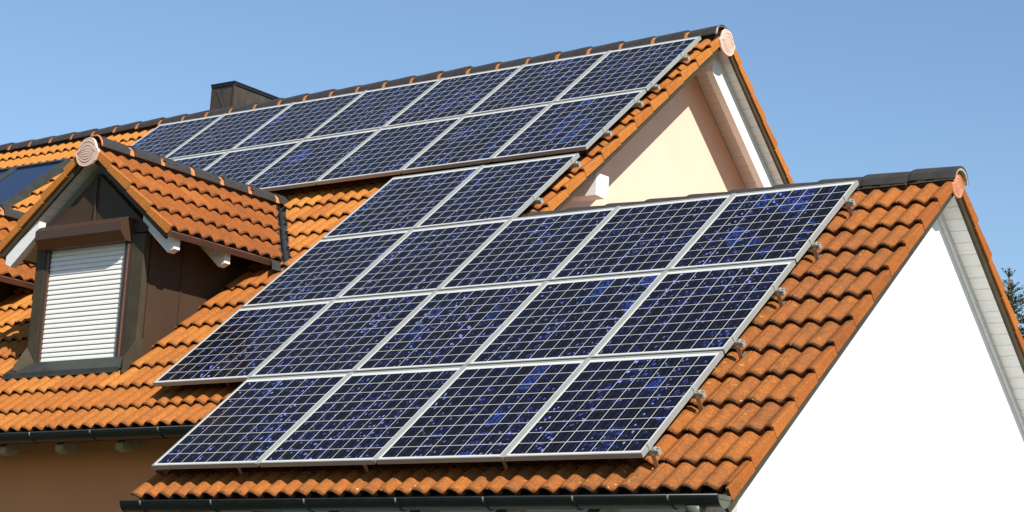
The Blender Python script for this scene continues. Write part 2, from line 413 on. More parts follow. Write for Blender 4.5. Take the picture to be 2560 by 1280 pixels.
def soffit(fr, yr, x0, x1, v0, pitch=.115):
    mb = MB(); v = v0; n1 = -.2345; n0 = -.2465
    top = vr(yr, n0) - .004
    while v < top - .01:
        ve = min(v + pitch - .0035, top)
        mb.box(fr, (x0, v, n0), (x1, ve, n1), WOODW); v += pitch
    return mb
for fr, yr, x0, x1, v0 in ((F, YM, -3.72, XM - .029, vm0), (BM, YM, -3.72, XM - .029, vm0), (F, YA, .458, XA - .029, va0), (BA, YA, .458, XA - .029, va0)):
    soffit(fr, yr, x0, x1, v0).build('soffit_boards', house)
# flying rafters under the main gable overhang
for fr in (BM,):
    mb = MB(); p = []
    for n in (-.452, -.2475):
        p += [fr(-3.445, 1.0, n), fr(-3.37, 1.0, n), fr(-3.37, vr(YM, n), n), fr(-3.445, vr(YM, n), n)]
    mb.hexa(p, WOODW); mb.build('rafter', house)
# trim batten between annex gable wall and soffit
for fr in (F, BA):
    mb = MB(); p = []
    for n in (-.285, -.2475): p += [fr(.462, .6, n), fr(.487, .6, n), fr(.487, vr(YA, n), n), fr(.462, vr(YA, n), n)]
    mb.hexa(p, WOODW); mb.build('trim_batten', house)
# purlin stub below the front overhang
for y0, y1 in ((4.225, 4.43), (2 * YM - 4.43, 2 * YM - 4.225)):
    mb = MB(); poly = [(y0, 3.165), (y0, 2.955), (y1 - .05, 2.95), (y1, 3.03), (y1, 3.17)]
    mb.prism(poly, lambda p: Vector((-3.74, p[0], p[1])), lambda p: Vector((-3.30, p[0], p[1])), WOODW)
    mb.build('purlin', house)

# walls
def zroof(y, yr, n): return (min(y, 2 * yr - y) * s_ + n) / c_
def gable(x0, x1, yf, yb, yr, n, m, name, label):
    mb = MB(); poly = [(yf, GZ - .2), (yb, GZ - .2), (yb, zroof(yb, yr, n)), (yr, zroof(yr, yr, n)), (yf, zroof(yf, yr, n))]
    mb.prism(poly, lambda p: Vector((x0, p[0], p[1])), lambda p: Vector((x1, p[0], p[1])), m)
    o = mb.build(name, house); o['label'] = label; return o
gable(-3.98, -3.722, 1.2, 2 * YM - 1.2, YM, -.248, CREAM, 'gable_wall', 'cream rendered gable wall of the main house')
gable(.2, .46, .42, 2 * YA - .42, YA, -.249, WHITE, 'gable_wall', 'white rendered gable wall of the lower wing')
gable(XL + .2, XL + .5, 1.2, 2 * YM - 1.2, YM, -.248, CREAM, 'gable_wall', 'far cream gable wall')
mb = MB(); zt = zroof(1.2, YM, -.25); mb.box(I, (XL + .52, 1.21, GZ - .2), (-3.985, 1.46, zt), FRONT); o = mb.build('front_wall', house); o['label'] = 'shaded cream wall below the main eave'
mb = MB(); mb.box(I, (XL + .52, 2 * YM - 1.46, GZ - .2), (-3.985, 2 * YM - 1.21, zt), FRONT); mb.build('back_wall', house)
mb = MB(); zt2 = zroof(.43, YA, -.25); mb.box(I, (-4.22, .43, GZ - .2), (.195, .66, zt2), WHITE); mb.box(I, (-4.22, .665, GZ - .2), (-3.99, 1.2, zt2 + .1), WHITE); mb.build('front_wall', house)['label'] = 'white front wall of the lower wing'
mb = MB(); mb.box(I, (-3.718, 2 * YA - .66, GZ - .2), (.195, 2 * YA - .43, zt2), WHITE); mb.build('back_wall', house)

# rafter tails below the main eave and the annex eave
x = -6.93 - .72 * 12
tails = []
while x < -4.6: tails.append(x); x += .72
for i, x in enumerate(tails):
    mb = MB()
    poly = [(.725, .293), (.73, .243), (.78, .222), (.84, .232), (1.19, .51), (1.19, .690)]
    mb.prism(poly, lambda p: Vector((x - .045, p[0], p[1])), lambda p: Vector((x + .045, p[0], p[1])), WOODG)
    mb.build('rafter_tail', house)
for i in range(7):
    x = -3.9 + i * .72; mb = MB(); dy, dz = -.798, -.67
    poly = [(.725, .293), (.73, .243), (.78, .222), (.84, .232), (1.19, .51), (1.19, .690)]
    mb.prism(poly, lambda p: Vector((x - .045, p[0] + dy, p[1] + dz)), lambda p: Vector((x + .045, p[0] + dy, p[1] + dz)), WOODG)
    mb.build('rafter_tail', house)

# ridge caps
CAPP = [(-.125, -.085), (-.108, -.028), (-.07, .012), (-.025, .028), (.025, .028), (.07, .012), (.108, -.028), (.125, -.085)]
def cap_mesh(name, L=.40, collar=CLAY_RAW, reverse=False, neck=.05):
    """a ridge tile along local x; the uncoated neck sits at x<0 and slips under the next tile"""
    mb = MB(); sg = -1 if reverse else 1
    def ring(x, sc, dz, prof=CAPP): return [(sg * x, y * sc, z * sc + dz) for y, z in prof]
    def skin(r1, r2, m):
        a = mb.add(r1); b = mb.add(r2)
        for i in range(len(CAPP) - 1): mb.face([a + i, a + i + 1, b + i + 1, b + i], m)
    a = ring(-.01, .86, -.004); b = ring(neck, .90, 0)
    skin(a, b, collar); skin(b, ring(neck + .004, .97, .004), RIDGE)
    skin(ring(neck + .004, .97, .004), ring(L + .008, 1.0, .008), RIDGE)
    skin(ring(L + .008, 1.0, .008), ring(L + .008, .93, -.004), RIDGE)
    skin(ring(L + .008, .93, -.004), ring(-.01, .80, -.014), collar)
    return mb
def cap_chamfer():
    mb = MB()
    def ring(x, sc, dz): return [(x, y * sc, z * sc + dz) for y, z in CAPP]
    def skin(r1, r2, m):
        a = mb.add(r1); b = mb.add(r2)
        for i in range(len(CAPP) - 1): mb.face([a + i, a + i + 1, b + i + 1, b + i], m)
    skin(ring(-.03, .85, -.022), ring(.03, .95, .0), RIDGE); skin(ring(.03, .95, 0), ring(.06, 1.0, .012), RIDGE)
    skin(ring(.06, 1.0, .012), ring(.42, 1.0, .016), RIDGE); skin(ring(.42, 1, .016), ring(.42, .93, 0), RIDGE); skin(ring(.42, .88, -.004), ring(-.03, .8, -.03), MORTAR)
    skin(ring(.42, .93, 0), ring(.419, .86, -.012), MORTAR)
    return mb
WMc = {}
def place(o, mat, parent):
    o.parent = parent; o.matrix_parent_inverse = WM[parent.name].inverted() if parent.name in WM else Matrix.Identity(4)
    o.matrix_basis = mat
zr = 5.157
cap0 = cap_mesh('ridge_cap').build('ridge_cap', flipfix=True)
first = True; rc = random.Random(5)
x = -3.255 - .4
while x > XL:
    o = cap0 if first else cap0.copy()
    if not first: C.objects.link(o)
    place(o, Matrix.Translation((x, YM - .01, zr + rc.uniform(-.003, .003))) @ Matrix.Rotation(rc.uniform(-.012, .012), 4, 'Z') @ Matrix.Rotation(-.03 + rc.uniform(-.008, .008), 4, 'Y'), house)
    first = False; x -= .4
# mortar rim at the end of the main ridge
capA = cap_chamfer().build('ridge_cap', flipfix=True); first = True
x = .30
while x > -3.7:
    o = capA if first else capA.copy()
    if not first: C.objects.link(o)
    place(o, Matrix.Translation((x, YA, 2.518)) @ Matrix.Rotation(rc.uniform(-.01, .01), 4, 'Z') @ Matrix.Rotation(.05, 4, 'Y'), house)
    first = False; x -= .40
# dark strip of felt closing the gap under the ridge tiles
mb = MB()
for yr, x0, x1, zz in ((YM, XL, XM - .02, 5.157), (YA, -3.7, XA - .02, 2.513)):
    mb.box(I, (x0, yr - .085, zz - .15), (x1, yr + .085, zz - .045), DARK)
mb.build('ridge_batten', house)

# end discs
def disc(name, parent, mat, m1=PINK, m2=PINK_D, sc_=1.0):
    half = [(0, .138), (.05, .130), (.085, .105), (.108, .065), (.122, .028), (.150, .012), (.154, -.012), (.138, -.045), (.118, -.088), (.085, -.120), (.04, -.136), (0, -.139)]
    out = half + [(-x, z) for x, z in half[-2:0:-1]]
    mb = MB()
    lay = [(1.0, .0), (1.0, .016), (.96, .024), (.90, .022), (.0, .030)]
    prev = None
    for s2, d in lay[:-1]:
        r = mb.add([(x * s2, -d, z * s2) for x, z in out])
        if prev is not None:
            for i in range(len(out)): j = (i + 1) % len(out); mb.face([prev + i, prev + j, r + j, r + i], m1)
        prev = r
    cpt = mb.add([(0, -.026, 0)])
    for i in range(len(out)): mb.face([prev + i, prev + (i + 1) % len(out), cpt], m1)
    # embossed shell lines
    for q, base, bow in ((1, .098, .045), (1, .062, .050), (1, .030, .034), (1, .006, .006), (-1, -.018, .022), (-1, -.042, .040), (-1, -.068, .052), (-1, -.094, .052)):
        wmax = .098 if abs(base) > .06 else .125
        pts = []
        for i in range(11):
            t = -1 + 2 * i / 10; x = t * wmax
            z = base + (-bow * t * t if q > 0 else bow * t * t)
            pts.append((x, -.0262 + .003 * (abs(x) / .12), z))
        mb.tube(pts, .0021, m2, 5)
    o = mb.build(name); place(o, mat @ Matrix.Scale(sc_, 4), parent); return o
RX = Matrix.Rotation(math.radians(90), 4, 'Z')   # local -y faces world +x
disc('ridge_end_disc', house, Matrix.Translation((XM + .012, YM - .012, 5.010)) @ RX)
disc('ridge_end_disc', house, Matrix.Translation((XA + .008, YA - .020, 2.385)) @ RX, REDCLAY, REDCLAY, .64)
mb = MB(); pts = [(XM - .035, YM - .01 + y * .99, zr + .004 + z * .99) for y, z in CAPP]; mb.tube(pts, .012, MORTAR, 6); mb.build('mortar_rim', house)

# gutters
def gutter(x0, x1, yc, zc, r, label, brackets, slope=0):
    mb = MB(); n = 14
    prof = [(yc - r * math.cos(math.pi * i / n), zc - r * math.sin(math.pi * i / n)) for i in range(n + 1)]
    inner = [(yc - (r - .004) * math.cos(math.pi * i / n), zc - (r - .004) * math.sin(math.pi * i / n)) for i in range(n + 1)]
    loop = prof + inner[::-1]
    mb.prism(loop, lambda p: Vector((x0, p[0], p[1])), lambda p: Vector((x1, p[0], p[1] + slope)), GUT, True, True, False)
    mb.tube([(x0, yc - r, zc), (x1, yc - r, zc + slope)], .0085, GUT, 8)
    g = mb.build('gutter', house); g['label'] = label; WM[g.name] = Matrix.Identity(4)
    for xe, zz, m in ((x0, 0, GUT), (x1, slope, GUTEND)):
        e = MB(); sgn = -1 if xe == x0 else 1
        pr = [(yc - (r + .003) * math.cos(math.pi * i / n), zc + zz - (r + .003) * math.sin(math.pi * i / n)) for i in range(n + 1)]
        e.prism(pr, lambda p: Vector((xe, p[0], p[1])), lambda p: Vector((xe + sgn * .006, p[0], p[1])), m)
        e.box(I, (xe + sgn * .0062, yc - r, zc + zz - .022), (xe + sgn * .010, yc + r, zc + zz + .004), m)
        o = e.build('end_cap'); o.parent = g
    for bx in brackets:
        b = MB(); q = [(yc - (r + .006) * math.cos(math.pi * i / n), zc + slope * (bx - x0) / (x1 - x0) - (r + .006) * math.sin(math.pi * i / n)) for i in range(n + 1)]
        q2 = [(yc - (r + .002) * math.cos(math.pi * i / n), zc + slope * (bx - x0) / (x1 - x0) - (r + .002) * math.sin(math.pi * i / n)) for i in range(n + 1)]
        b.prism(q + q2[::-1], lambda p: Vector((bx - .013, p[0], p[1])), lambda p: Vector((bx + .013, p[0], p[1])), GUT)
        b.tube([(bx, yc - r - .012, zc + .004), (bx, yc - r - .006, zc - .03)], .007, GUTEND, 6)
        o = b.build('bracket'); o.parent = g
    return g
gm = gutter(XL, -4.24, .635, .378, .075, 'dark half-round gutter along the main eave', [-6.39 - .745 * i for i in range(13)] + [-5.66, -4.88])
ga = gutter(-4.395, .69, -.150, -.290, .073, 'dark half-round gutter below the solar panels', [-4.18, -3.465, -2.58, -1.77, -1.045, -.35, .345], 0)
mb = MB(); mb.tube([(.50, -.150, -.352), (.50, -.150, -.39), (.50, -.150, -.49), (.52, .08, -.78), (.55, .30, -.98), (.55, .34, -1.1), (.55, .34, GZ + .1)], .05, GUTEND, 14, radii=[.07, .052, .05, .05, .05, .05, .05])
o = mb.build('downpipe', house)

# chimney
mb = MB(); cx0, cx1, cy0, cy1, czt, czb = -10.735, -10.37, 6.6, 7.43, 5.625, 4.6
mb.box(I, (cx0, cy0, czb), (cx1, cy1, czt), CHIM)
for xx, yy in ((cx0, cy0), (cx1, cy0), (cx1, cy1), (cx0, cy1)): mb.box(I, (xx - .012, yy - .012, czb), (xx + .012, yy + .012, czt - .001), BRONZE_D)
mb.box(I, (cx0 + .02, cy0 - .004, czb), (cx0 + .05, cy0 + .002, czt - .002), CHIM)
mb.hexa([Vector(p) for p in ((cx0 + .06, cy0 - .008, czt - .06), (cx0 + .075, cy0 - .008, czt - .06), (cx1 - .04, cy0 - .008, czt - .5), (cx1 - .055, cy0 - .008, czt - .5),
                             (cx0 + .06, cy0 + .002, czt - .06), (cx0 + .075, cy0 + .002, czt - .06), (cx1 - .04, cy0 + .002, czt - .5), (cx1 - .055, cy0 + .002, czt - .5))], CHIM)
ch = mb.build('chimney', house); ch['label'] = 'brown sheet metal chimney behind the ridge'; WM[ch.name] = Matrix.Identity(4)
mb = MB(); mb.box(I, (cx0 - .022, cy0 - .022, czt + .001), (cx1 + .022, cy1 + .022, czt + .016), BLACK)
mb.box(I, (cx0 - .016, cy0 - .016, czt - .028), (cx1 + .016, cy0 - .013, czt), BLACK); mb.box(I, (cx1 + .013, cy0 - .012, czt - .028), (cx1 + .016, cy1 + .016, czt), BLACK)
o = mb.build('lid'); o.parent = ch

# skylights (roof windows) at the far left
for u0, u1 in ((-13.045, -12.06), (-14.04, -13.055)):
    mb = MB(); va, vb = 5.97, 7.22; fw = .05
    for a, b in (((u0, va), (u1, va + fw)), ((u0, vb - fw), (u1, vb)), ((u0, va + fw), (u0 + fw, vb - fw)), ((u1 - fw, va + fw), (u1, vb - fw))):
        mb.box(F, (a[0], a[1], -.19), (b[0], b[1], -.065), GREYM)
    mb.box(F, (u1 + .001, va - .05, -.2), (u1 + .03, vb, -.10), GREYM)
    fobj = mb.build('skylight', house); fobj['label'] = 'dark framed roof window'; WM[fobj.name] = Matrix.Identity(4)
    mb = MB(); mb.box(F, (u0 + fw + .002, va + fw + .002, -.16), (u1 - fw - .002, vb - fw - .002, -.085), SKYGL); o = mb.build('pane'); o.parent = fobj

# ---------------------------------------------------------------- dormers
def dormer(dx, label):
    YF = 1.62; YV = 1.47; XW = .70
    D = MB()
    ztop = lambda x: DZ - abs(x - dx) * math.tan(PH) - .24 / cp
    # front gable sheet, cheeks
    ze = ztop(dx + XW)
    poly = [(dx - XW, .95), (dx + XW, .95), (dx + XW, ze), (dx, ztop(dx)), (dx - XW, ze)]
    D.prism([(dx - XW, .95), (dx + XW, .95), (dx + XW, 2.32), (dx - XW, 2.32)], lambda p: Vector((p[0], YF + .03, p[1])), lambda p: Vector((p[0], YF + .05, p[1])), BRONZE)
    D.prism([(dx - XW - .012, 2.321), (dx + XW + .012, 2.321), (dx + XW + .012, ze - .01), (dx, ztop(dx)), (dx - XW - .012, ze - .01)], lambda p: Vector((p[0], YF - .01, p[1])), lambda p: Vector((p[0], YF + .05, p[1])), BRONZE)
    for sg in (-1, 1):
        D.box(I, (dx + sg * XW - .0105, YF + .052, .95), (dx + sg * XW + .0105, 3.6, ze + .02), BRONZE)
        for ys in (2.06, 2.66): D.box(I, (dx + sg * (XW + .011) - .004, ys, 1.0), (dx + sg * (XW + .011) + .012, ys + .012, ze - .01), BRONZE)
    # middle standing seam and corner posts
    D.box(I, (dx - .004, YF - .030, 2.44), (dx + .010, YF - .0105, ztop(dx) - .02), BRONZE)
    body = D.build('dormer', house); body['label'] = label; WM[body.name] = Matrix.Identity(4)
    def sub(mb, name, lab=None):
        o = mb.build(name); o.parent = body
        if lab: o['label'] = lab
        return o
    # window frame
    m = MB(); sx0, sx1 = dx - .545, dx + .455      # shutter opening
    for a, b in (((dx - XW - .012, .99), (sx0 - .045, 2.30)), ((sx1 + .10, .99), (dx + XW + .012, 2.30))):
        m.box(I, (a[0], YF - .035, a[1]), (b[0], YF + .029, b[1]), GREYM if 0 else BRONZE_D)
    m.box(I, (sx0 - .0445, YF - .028, 1.13), (sx0, YF + .028, 2.34), BOXBR); m.box(I, (sx1, YF - .028, 1.13), (sx1 + .0995, YF + .028, 2.34), BOXBR)
    m.box(I, (sx1 + .045, YF - .040, 1.17), (sx1 + .060, YF - .0285, 2.30), WOODB)
    m.box(I, (sx0, YF - .026, 1.145), (sx1, YF + .028, 1.190), BOXBR)
    sub(m, 'window_frame')
    # roller shutter
    m = MB(); z = 1.191; n = 26; hz = (2.36 - z) / n
    for i in range(n):
        za = z + i * hz; prof = [(YF + .022, za), (YF - .001, za + .0025), (YF - .008, za + hz * .16), (YF - .007, za + hz * .5), (YF - .001, za + hz * .96), (YF + .022, za + hz)]
        m.prism(prof, lambda p: Vector((sx0 + .001, p[0], p[1])), lambda p: Vector((sx1 - .001, p[0], p[1])), SHUT, False)
    sub(m, 'roller_shutter', 'closed off-white slatted roller shutter')
    # shutter box (chamfered)
    m = MB(); prof = [(YF + .028, 2.44), (YF - .13, 2.44), (YF - .175, 2.395), (YF - .175, 2.315), (YF - .10, 2.235), (YF + .028, 2.235)]
    m.prism(prof, lambda p: Vector((dx - .60, p[0], p[1])), lambda p: Vector((dx + .535, p[0], p[1])), BOXBR)
    m.box(I, (dx - .61, YF - .10, 2.4405), (dx + .545, YF - .02, 2.452), WOODB)
    sub(m, 'shutter_box')
    # apron flashing at the foot
    m = MB()
    a = [F(dx - .84, 1.80, -.11), F(dx + .68, 1.80, -.11), F(dx + .70, 1.97, -.10), F(dx - .80, 1.97, -.10)]
    m.hexa([p - Vector((0, 0, .02)) for p in a] + a, GREYM)
    m.hexa([Vector(p) for p in ((dx - .84, F(0, 1.80, -.12).y - .012, F(0, 1.80, -.12).z - .035), (dx + .68, F(0, 1.80, -.12).y - .012, F(0, 1.80, -.12).z - .035),
            (dx + .68, F(0, 1.80, -.1).y - .001, F(0, 1.80, -.1).z - .055), (dx - .84, F(0, 1.80, -.1).y - .001, F(0, 1.8, -.1).z - .055),
            (dx - .84, F(0, 1.80, -.11).y - .012, F(0, 1.80, -.11).z), (dx + .68, F(0, 1.80, -.11).y - .012, F(0, 1.80, -.11).z), (dx + .68, F(0, 1.8, -.11).y - .001, F(0, 1.8, -.11).z), (dx - .84, F(0, 1.8, -.11).y - .001, F(0, 1.8, -.11).z))], GREYM)
    for sg in (-1, 1):      # side pieces climbing with the roof
        xx = dx + sg * (XW + .018); pts = [(1.44, 1.02), (1.46, 1.16), (1.66, 1.36), (1.66, 1.0)]
        m.prism(pts, lambda p: Vector((xx - .006 + sg * .005, p[0], p[1])), lambda p: Vector((xx + .006 + sg * .005, p[0], p[1])), BRONZE_D)
        m.hexa([Vector(q) for q in ((dx + sg * (XW - .11), YF - .05, 1.10), (dx + sg * (XW + .016), 1.45, 1.10), (dx + sg * (XW + .016), YF - .036, 1.10), (dx + sg * (XW - .1), YF - .036, 1.10),
                (dx + sg * (XW - .11), YF - .05, 1.19), (dx + sg * (XW + .016), 1.45, 1.15), (dx + sg * (XW + .016), YF - .036, 1.34), (dx + sg * (XW - .1), YF - .036, 1.20))], BRONZE_D)
    sub(m, 'apron_flashing')
    # roof slopes : frame a = along y (eave at v=0), v up the slope, n normal. eave at |x| = 1.17
    EH = 1.17; LS = EH / cp
    for sg in (1, -1):
        def R(a, v, n, sg=sg):
            hz_ = LS - v; return Vector((dx + sg * (hz_ * cp + (n - NC) * sp_), a, DZ - hz_ * sp_ + (n - NC) * cp))
        def keepd(u, v, sg=sg):
            z = DZ - (LS - v) * sp_; yv = (z * c_ - NC) / s_       # where the main crest plane is at that height
            return u < yv - .03
        cr = YV + .025 + .15 * 0
        g = (LS - .06) / 4
        t = tile_field(R, 0, LS - .02, YV, 4.25, crest=cr, parity=1, keep=keepd, g=g, v0=0, flip=(sg < 0) ^ True ^ True, tm=TILE_D, seed=31 + int(sg), uoff=7)
        if sg > 0:
            for f in range(len(t.f)): pass
        o = t.build('roof_tiles', flipfix=False); o.parent = body
        vb = verge(R, 0, LS - .02, YV, side=-1, crest=cr, g=g, v0=0, seed=41); o = vb.build('verge_tiles'); o.parent = body
        # deck + fascia
        m = MB(); p = []
        for n in (-.228, -.185): p += [R(YV + .05, .02, n), R(4.2, .02, n), R(4.2, LS + .0, n), R(YV + .05, LS + .0, n)]
        m.hexa(p, WOODW)
        m.box(R, (YV + .012, .01, -.262), (YV + .037, LS - .03, -.150), BRONZE_D)
        sub(m, 'roof_deck')
        m = MB(); v = .03
        while v < LS - .04: m.box(R, (YV + .039, v, -.242), (YF + .035, min(v + .108, LS - .03), -.2285), WOODW); v += .113
        sub(m, 'soffit_boards')
        m = MB(); m.box(R, (YV + .01, -.012, -.225), (3.05, .012, -.168), WOODB); sub(m, 'fascia_board')
        for ya in (1.615, 2.255):
            m = MB(); e0 = R(0, 0, -.235); zb = e0.z
            xo = sg * (1.03)
            if sg < 0: ya -= .11
            poly = [(xo + sg * .02, zb + .02), (xo + sg * .02, zb - .075), (xo - sg * .05, zb - .105), (xo - sg * .40, zb + .185), (xo - sg * .40, zb + .30)]
            m.prism(poly, lambda p: Vector((dx + p[0], ya, p[1])), lambda p: Vector((dx + p[0], ya + .075, p[1])), WOODW); sub(m, 'rafter_end')
        # valley sheet: follows both planes
        m = MB(); pts = []
        for i in range(9):
            z = DZ - EH * math.tan(PH) - .09 + (DZ + .02 - (DZ - EH * math.tan(PH) - .09)) * i / 8
            xx = (DZ - z) / math.tan(PH); yv = (z * c_ - NC) / s_
            pts.append((dx + sg * xx, yv, z - .078))
        for (x0, y0, z0), (x1, y1, z1) in zip(pts, pts[1:]):
            L0, L1 = Vector((x0, y0, z0)), Vector((x1, y1, z1))
            wv = Vector((sg * .17, .17 * math.tan(PH) * 0, 0)); wd = Vector((0, -.17, 0))
            b = m.add([L0, L0 + wv, L1 + wv, L1, L0 + wd, L1 + wd]); m.face([b, b + 1, b + 2, b + 3], GREYM); m.face([b, b + 3, b + 5, b + 4], GREYM)
        m.tube([Vector(p) + Vector((sg * .012, -.01, .02)) for p in pts], .010, GUT, 6)
        sub(m, 'valley_flashing')
    # ridge caps
    first_ = None
    y = YV + .06; i = 0
    cm = cap_mesh('c', .385)
    while y < 4.15:
        if first_ is None: first_ = cm.build('ridge_cap'); o = first_
        else: o = first_.copy(); C.objects.link(o)
        o.parent = body
        o.matrix_basis = Matrix.Translation((dx, y + (.40 if 1 else 0) - .01, DZ - .002 + rc.uniform(-.002, .002))) @ Matrix.Rotation(math.radians(-90), 4, 'Z') @ Matrix.Rotation(rc.uniform(-.01, .01), 4, 'Z') @ Matrix.Diagonal((1, .92, 1, 1))
        y += .40
    m = MB(); m.box(I, (dx - .07, YV + .02, DZ - .13), (dx + .07, 4.1, DZ - .05), DARK); sub(m, 'ridge_batten')
    m = MB(); m.tube([(dx + yy * .9, YV + .045, DZ + zz * .98 + .0) for yy, zz in CAPP], .011, CLAY_RAW, 6); sub(m, 'mortar_rim')
    d = disc('ridge_end_disc', body, Matrix.Translation((dx - .0, YV - .012, 3.090)), PINK, PINK_D)
    return body
dormer(DX[0], 'gabled dormer with brown metal cheeks and a closed white shutter')
dormer(DX[1], 'second dormer cut by the left edge of the photo')

# ---------------------------------------------------------------- solar panels
PW, PHT, PT = 1.0683, 1.2507, .0358
PU, PV = 1.09, 1.2714
mb = MB(); hw, hh, lp = PW / 2, PHT / 2, .012
for (x0, y0), (x1, y1) in (((-hw, -hh), (hw, -hh + lp)), ((-hw, hh - lp), (hw, hh)), ((-hw, -hh + lp), (-hw + lp, hh - lp)), ((hw - lp, -hh + lp), (hw, hh - lp))):
    mb.box(I, (x0, y0, -PT), (x1, y1, 0), ALU)
frame0 = mb.build('frame')
mb = MB(); b = mb.add([(-hw + lp, -hh + lp, -.0035), (hw - lp, -hh + lp, -.0035), (hw - lp, hh - lp, -.0035), (-hw + lp, hh - lp, -.0035)])
mb.face([b, b + 1, b + 2, b + 3], CELLS)
b = mb.add([(-hw + lp, -hh + lp, -.009), (hw - lp, -hh + lp, -.009), (hw - lp, hh - lp, -.009), (-hw + lp, hh - lp, -.009)]); mb.face([b + 3, b + 2, b + 1, b], DARK)  # white backsheet coloured dark to deepen the shade under the panel
cells0 = mb.build('glass_cells', flipfix=False)
mb = MB()                       # pale strip covering the seam to the left-hand neighbour, with a folded tip below
gx = -hw - (PU - PW) / 2; wv = (PU - PW) / 2 + .0075
mb.box(I, (gx - wv, -hh - .001, .0012), (gx + wv, hh + .001, .0042), ALU_R)
mb.hexa([Vector(p) for p in ((gx - .006, -hh - .010, -.022), (gx + .006, -hh - .010, -.022), (gx + .006, -hh - .004, -.022), (gx - .006, -hh - .004, -.022), (gx - wv, -hh - .010, .004), (gx + wv, -hh - .010, .004), (gx + wv, -hh - .0012, .004), (gx - wv, -hh - .0012, .004))], ALU_R)
strip0 = mb.build('cover_strip')
for o in (frame0, cells0, strip0): C.objects.unlink(o)
ROT = Matrix.Rotation(TH, 4, 'X')
ORD = ['first', 'second', 'third', 'fourth', 'fifth', 'sixth', 'seventh']
rows = [('bottom row', range(0, 4), 0, 0.0), ('second row from the bottom', range(0, 5), 0, PV), ('row along the low ridge', range(0, 5), 0, 2 * PV),
        ('short two-panel row', range(3, 5), 0, 3 * PV), ('lower row of the high roof', range(0, 6), -3.273, 5.2057), ('top row under the high ridge', range(0, 7), -3.273, 5.2057 + PV)]
pr = random.Random(9)
for rn, (rname, cols, uo, vb) in enumerate(rows):
    cl = list(cols)
    for c in cl:
        q = F(uo - c * PU - PW / 2, vb + PHT / 2, pr.uniform(-.0006, .0006))
        mtx = Matrix.Translation(q) @ ROT @ Matrix.Rotation(pr.uniform(-.0006, .0006), 4, 'Y')
        if len(cl) == 2: lab = ('right-hand' if c == cl[0] else 'left-hand') + ' solar panel of the short two-panel row'
        else:
            i = c - cl[0]
            lab = ('rightmost' if i == 0 else 'leftmost' if c == cl[-1] else ORD[i] + ' from right') + ' blue solar panel in the ' + rname
        t = thing('solar_panel', lab, 'solar panel', mtx, 'blue solar panels mounted on the roof')
        parts = [frame0, cells0] + ([strip0] if c != cl[-1] else [])
        for src in parts:
            o = src.copy(); C.objects.link(o); o.parent = t

# ---------------------------------------------------------------- mounting rails with clamps and roof hooks
railrows = [(0, 4, .103, 0, 'bottom row'), (0, 4, .782, 1, 'bottom row'), (0, 5, 1.435, 0, 'second row'), (0, 5, 2.149, 1, 'second row'), (0, 5, 2.829, 0, 'row along the low ridge'), (0, 5, 3.517, 1, 'row along the low ridge'),
            (3, 5, 4.216, 0, 'short two-panel row'), (3, 5, 4.936, 1, 'short two-panel row'), ]
def rail(u_right, u_left, v, label):
    org = F(u_right, v, -PT); t = thing('mounting_rail', label, 'mounting rail', Matrix.Translation(org) @ ROT, 'aluminium rails carrying the solar panels')
    L = u_right - u_left; m = MB()
    e = .062
    prof = [(-.019, -.0005), (-.007, -.0005), (-.007, -.010), (.007, -.010), (.007, -.0005), (.019, -.0005), (.019, -.016), (.012, -.020), (.012, -.026), (.019, -.030), (.019, -.040), (-.019, -.040), (-.019, -.030), (-.012, -.026), (-.012, -.020), (-.019, -.016)]
    m.prism(prof, lambda p: Vector((-L + .02, p[0], p[1])), lambda p: Vector((e, p[0], p[1])), ALU_R); o = m.build('rail'); o.parent = t
    m = MB()      # end clamp: Z piece gripping the frame edge
    m.box(I, (-.010, -.017, PT + .0006), (.004, .017, PT + .0046), ALU_R); m.box(I, (.0015, -.017, .0), (.0055, .017, PT + .0006), ALU_R)
    m.box(I, (.0055, -.017, .0006), (.034, .017, .005), ALU_R); m.tube([(.020, 0, .004), (.020, 0, .016)], .0065, STEEL, 6, False); m.box(I, (.034, -.015, -.002), (.038, .015, .012), ALU_R)
    o = m.build('end_clamp'); o.parent = t
    hooks = [.018 if u_right > -3 or True and v < 4 else -.30]; x = -1.15
    while x > -L + .2: hooks.append(x); x -= 1.2
    h0 = None
    for hx in hooks:
        if h0 is None:
            m = MB(); m.box(I, (-.015, -.026, -.100), (.015, -.020, -.020), STEEL)
            m.hexa([Vector(p) for p in ((-.015, -.026, -.130), (.015, -.026, -.130), (.015, .11, -.118), (-.015, .11, -.118), (-.015, -.026, -.1235), (.015, -.026, -.1235), (.015, .11, -.1115), (-.015, .11, -.1115))], STEEL)
            m.box(I, (-.015, -.026, -.1235), (.015, -.020, -.100), STEEL); m.tube([(0, -.030, -.032), (0, -.018, -.032)], .008, STEEL, 6, False)
            o = h0 = m.build('roof_hook')
        else: o = h0.copy(); C.objects.link(o)
        o.parent = t; o.location = (hx, 0, 0)
for c0, c1, v, up, rn in railrows:
    rail(-c0 * PU, -(c1 - 1) * PU - PW, v, ('upper' if up else 'lower') + ' aluminium rail end and hook beside the ' + rn + ' of solar panels')
for v, lab in ((5.572, 'lower rail end beside the lower row of the high roof'), (6.23, 'upper rail end beside the lower row of the high roof'), (6.60, 'lower rail end beside the top panel row'), (7.284, 'upper rail end beside the top panel row')):
    rail(-3.273, -3.273 - (5 if v < 6.5 else 6) * PU - PW, v, lab)

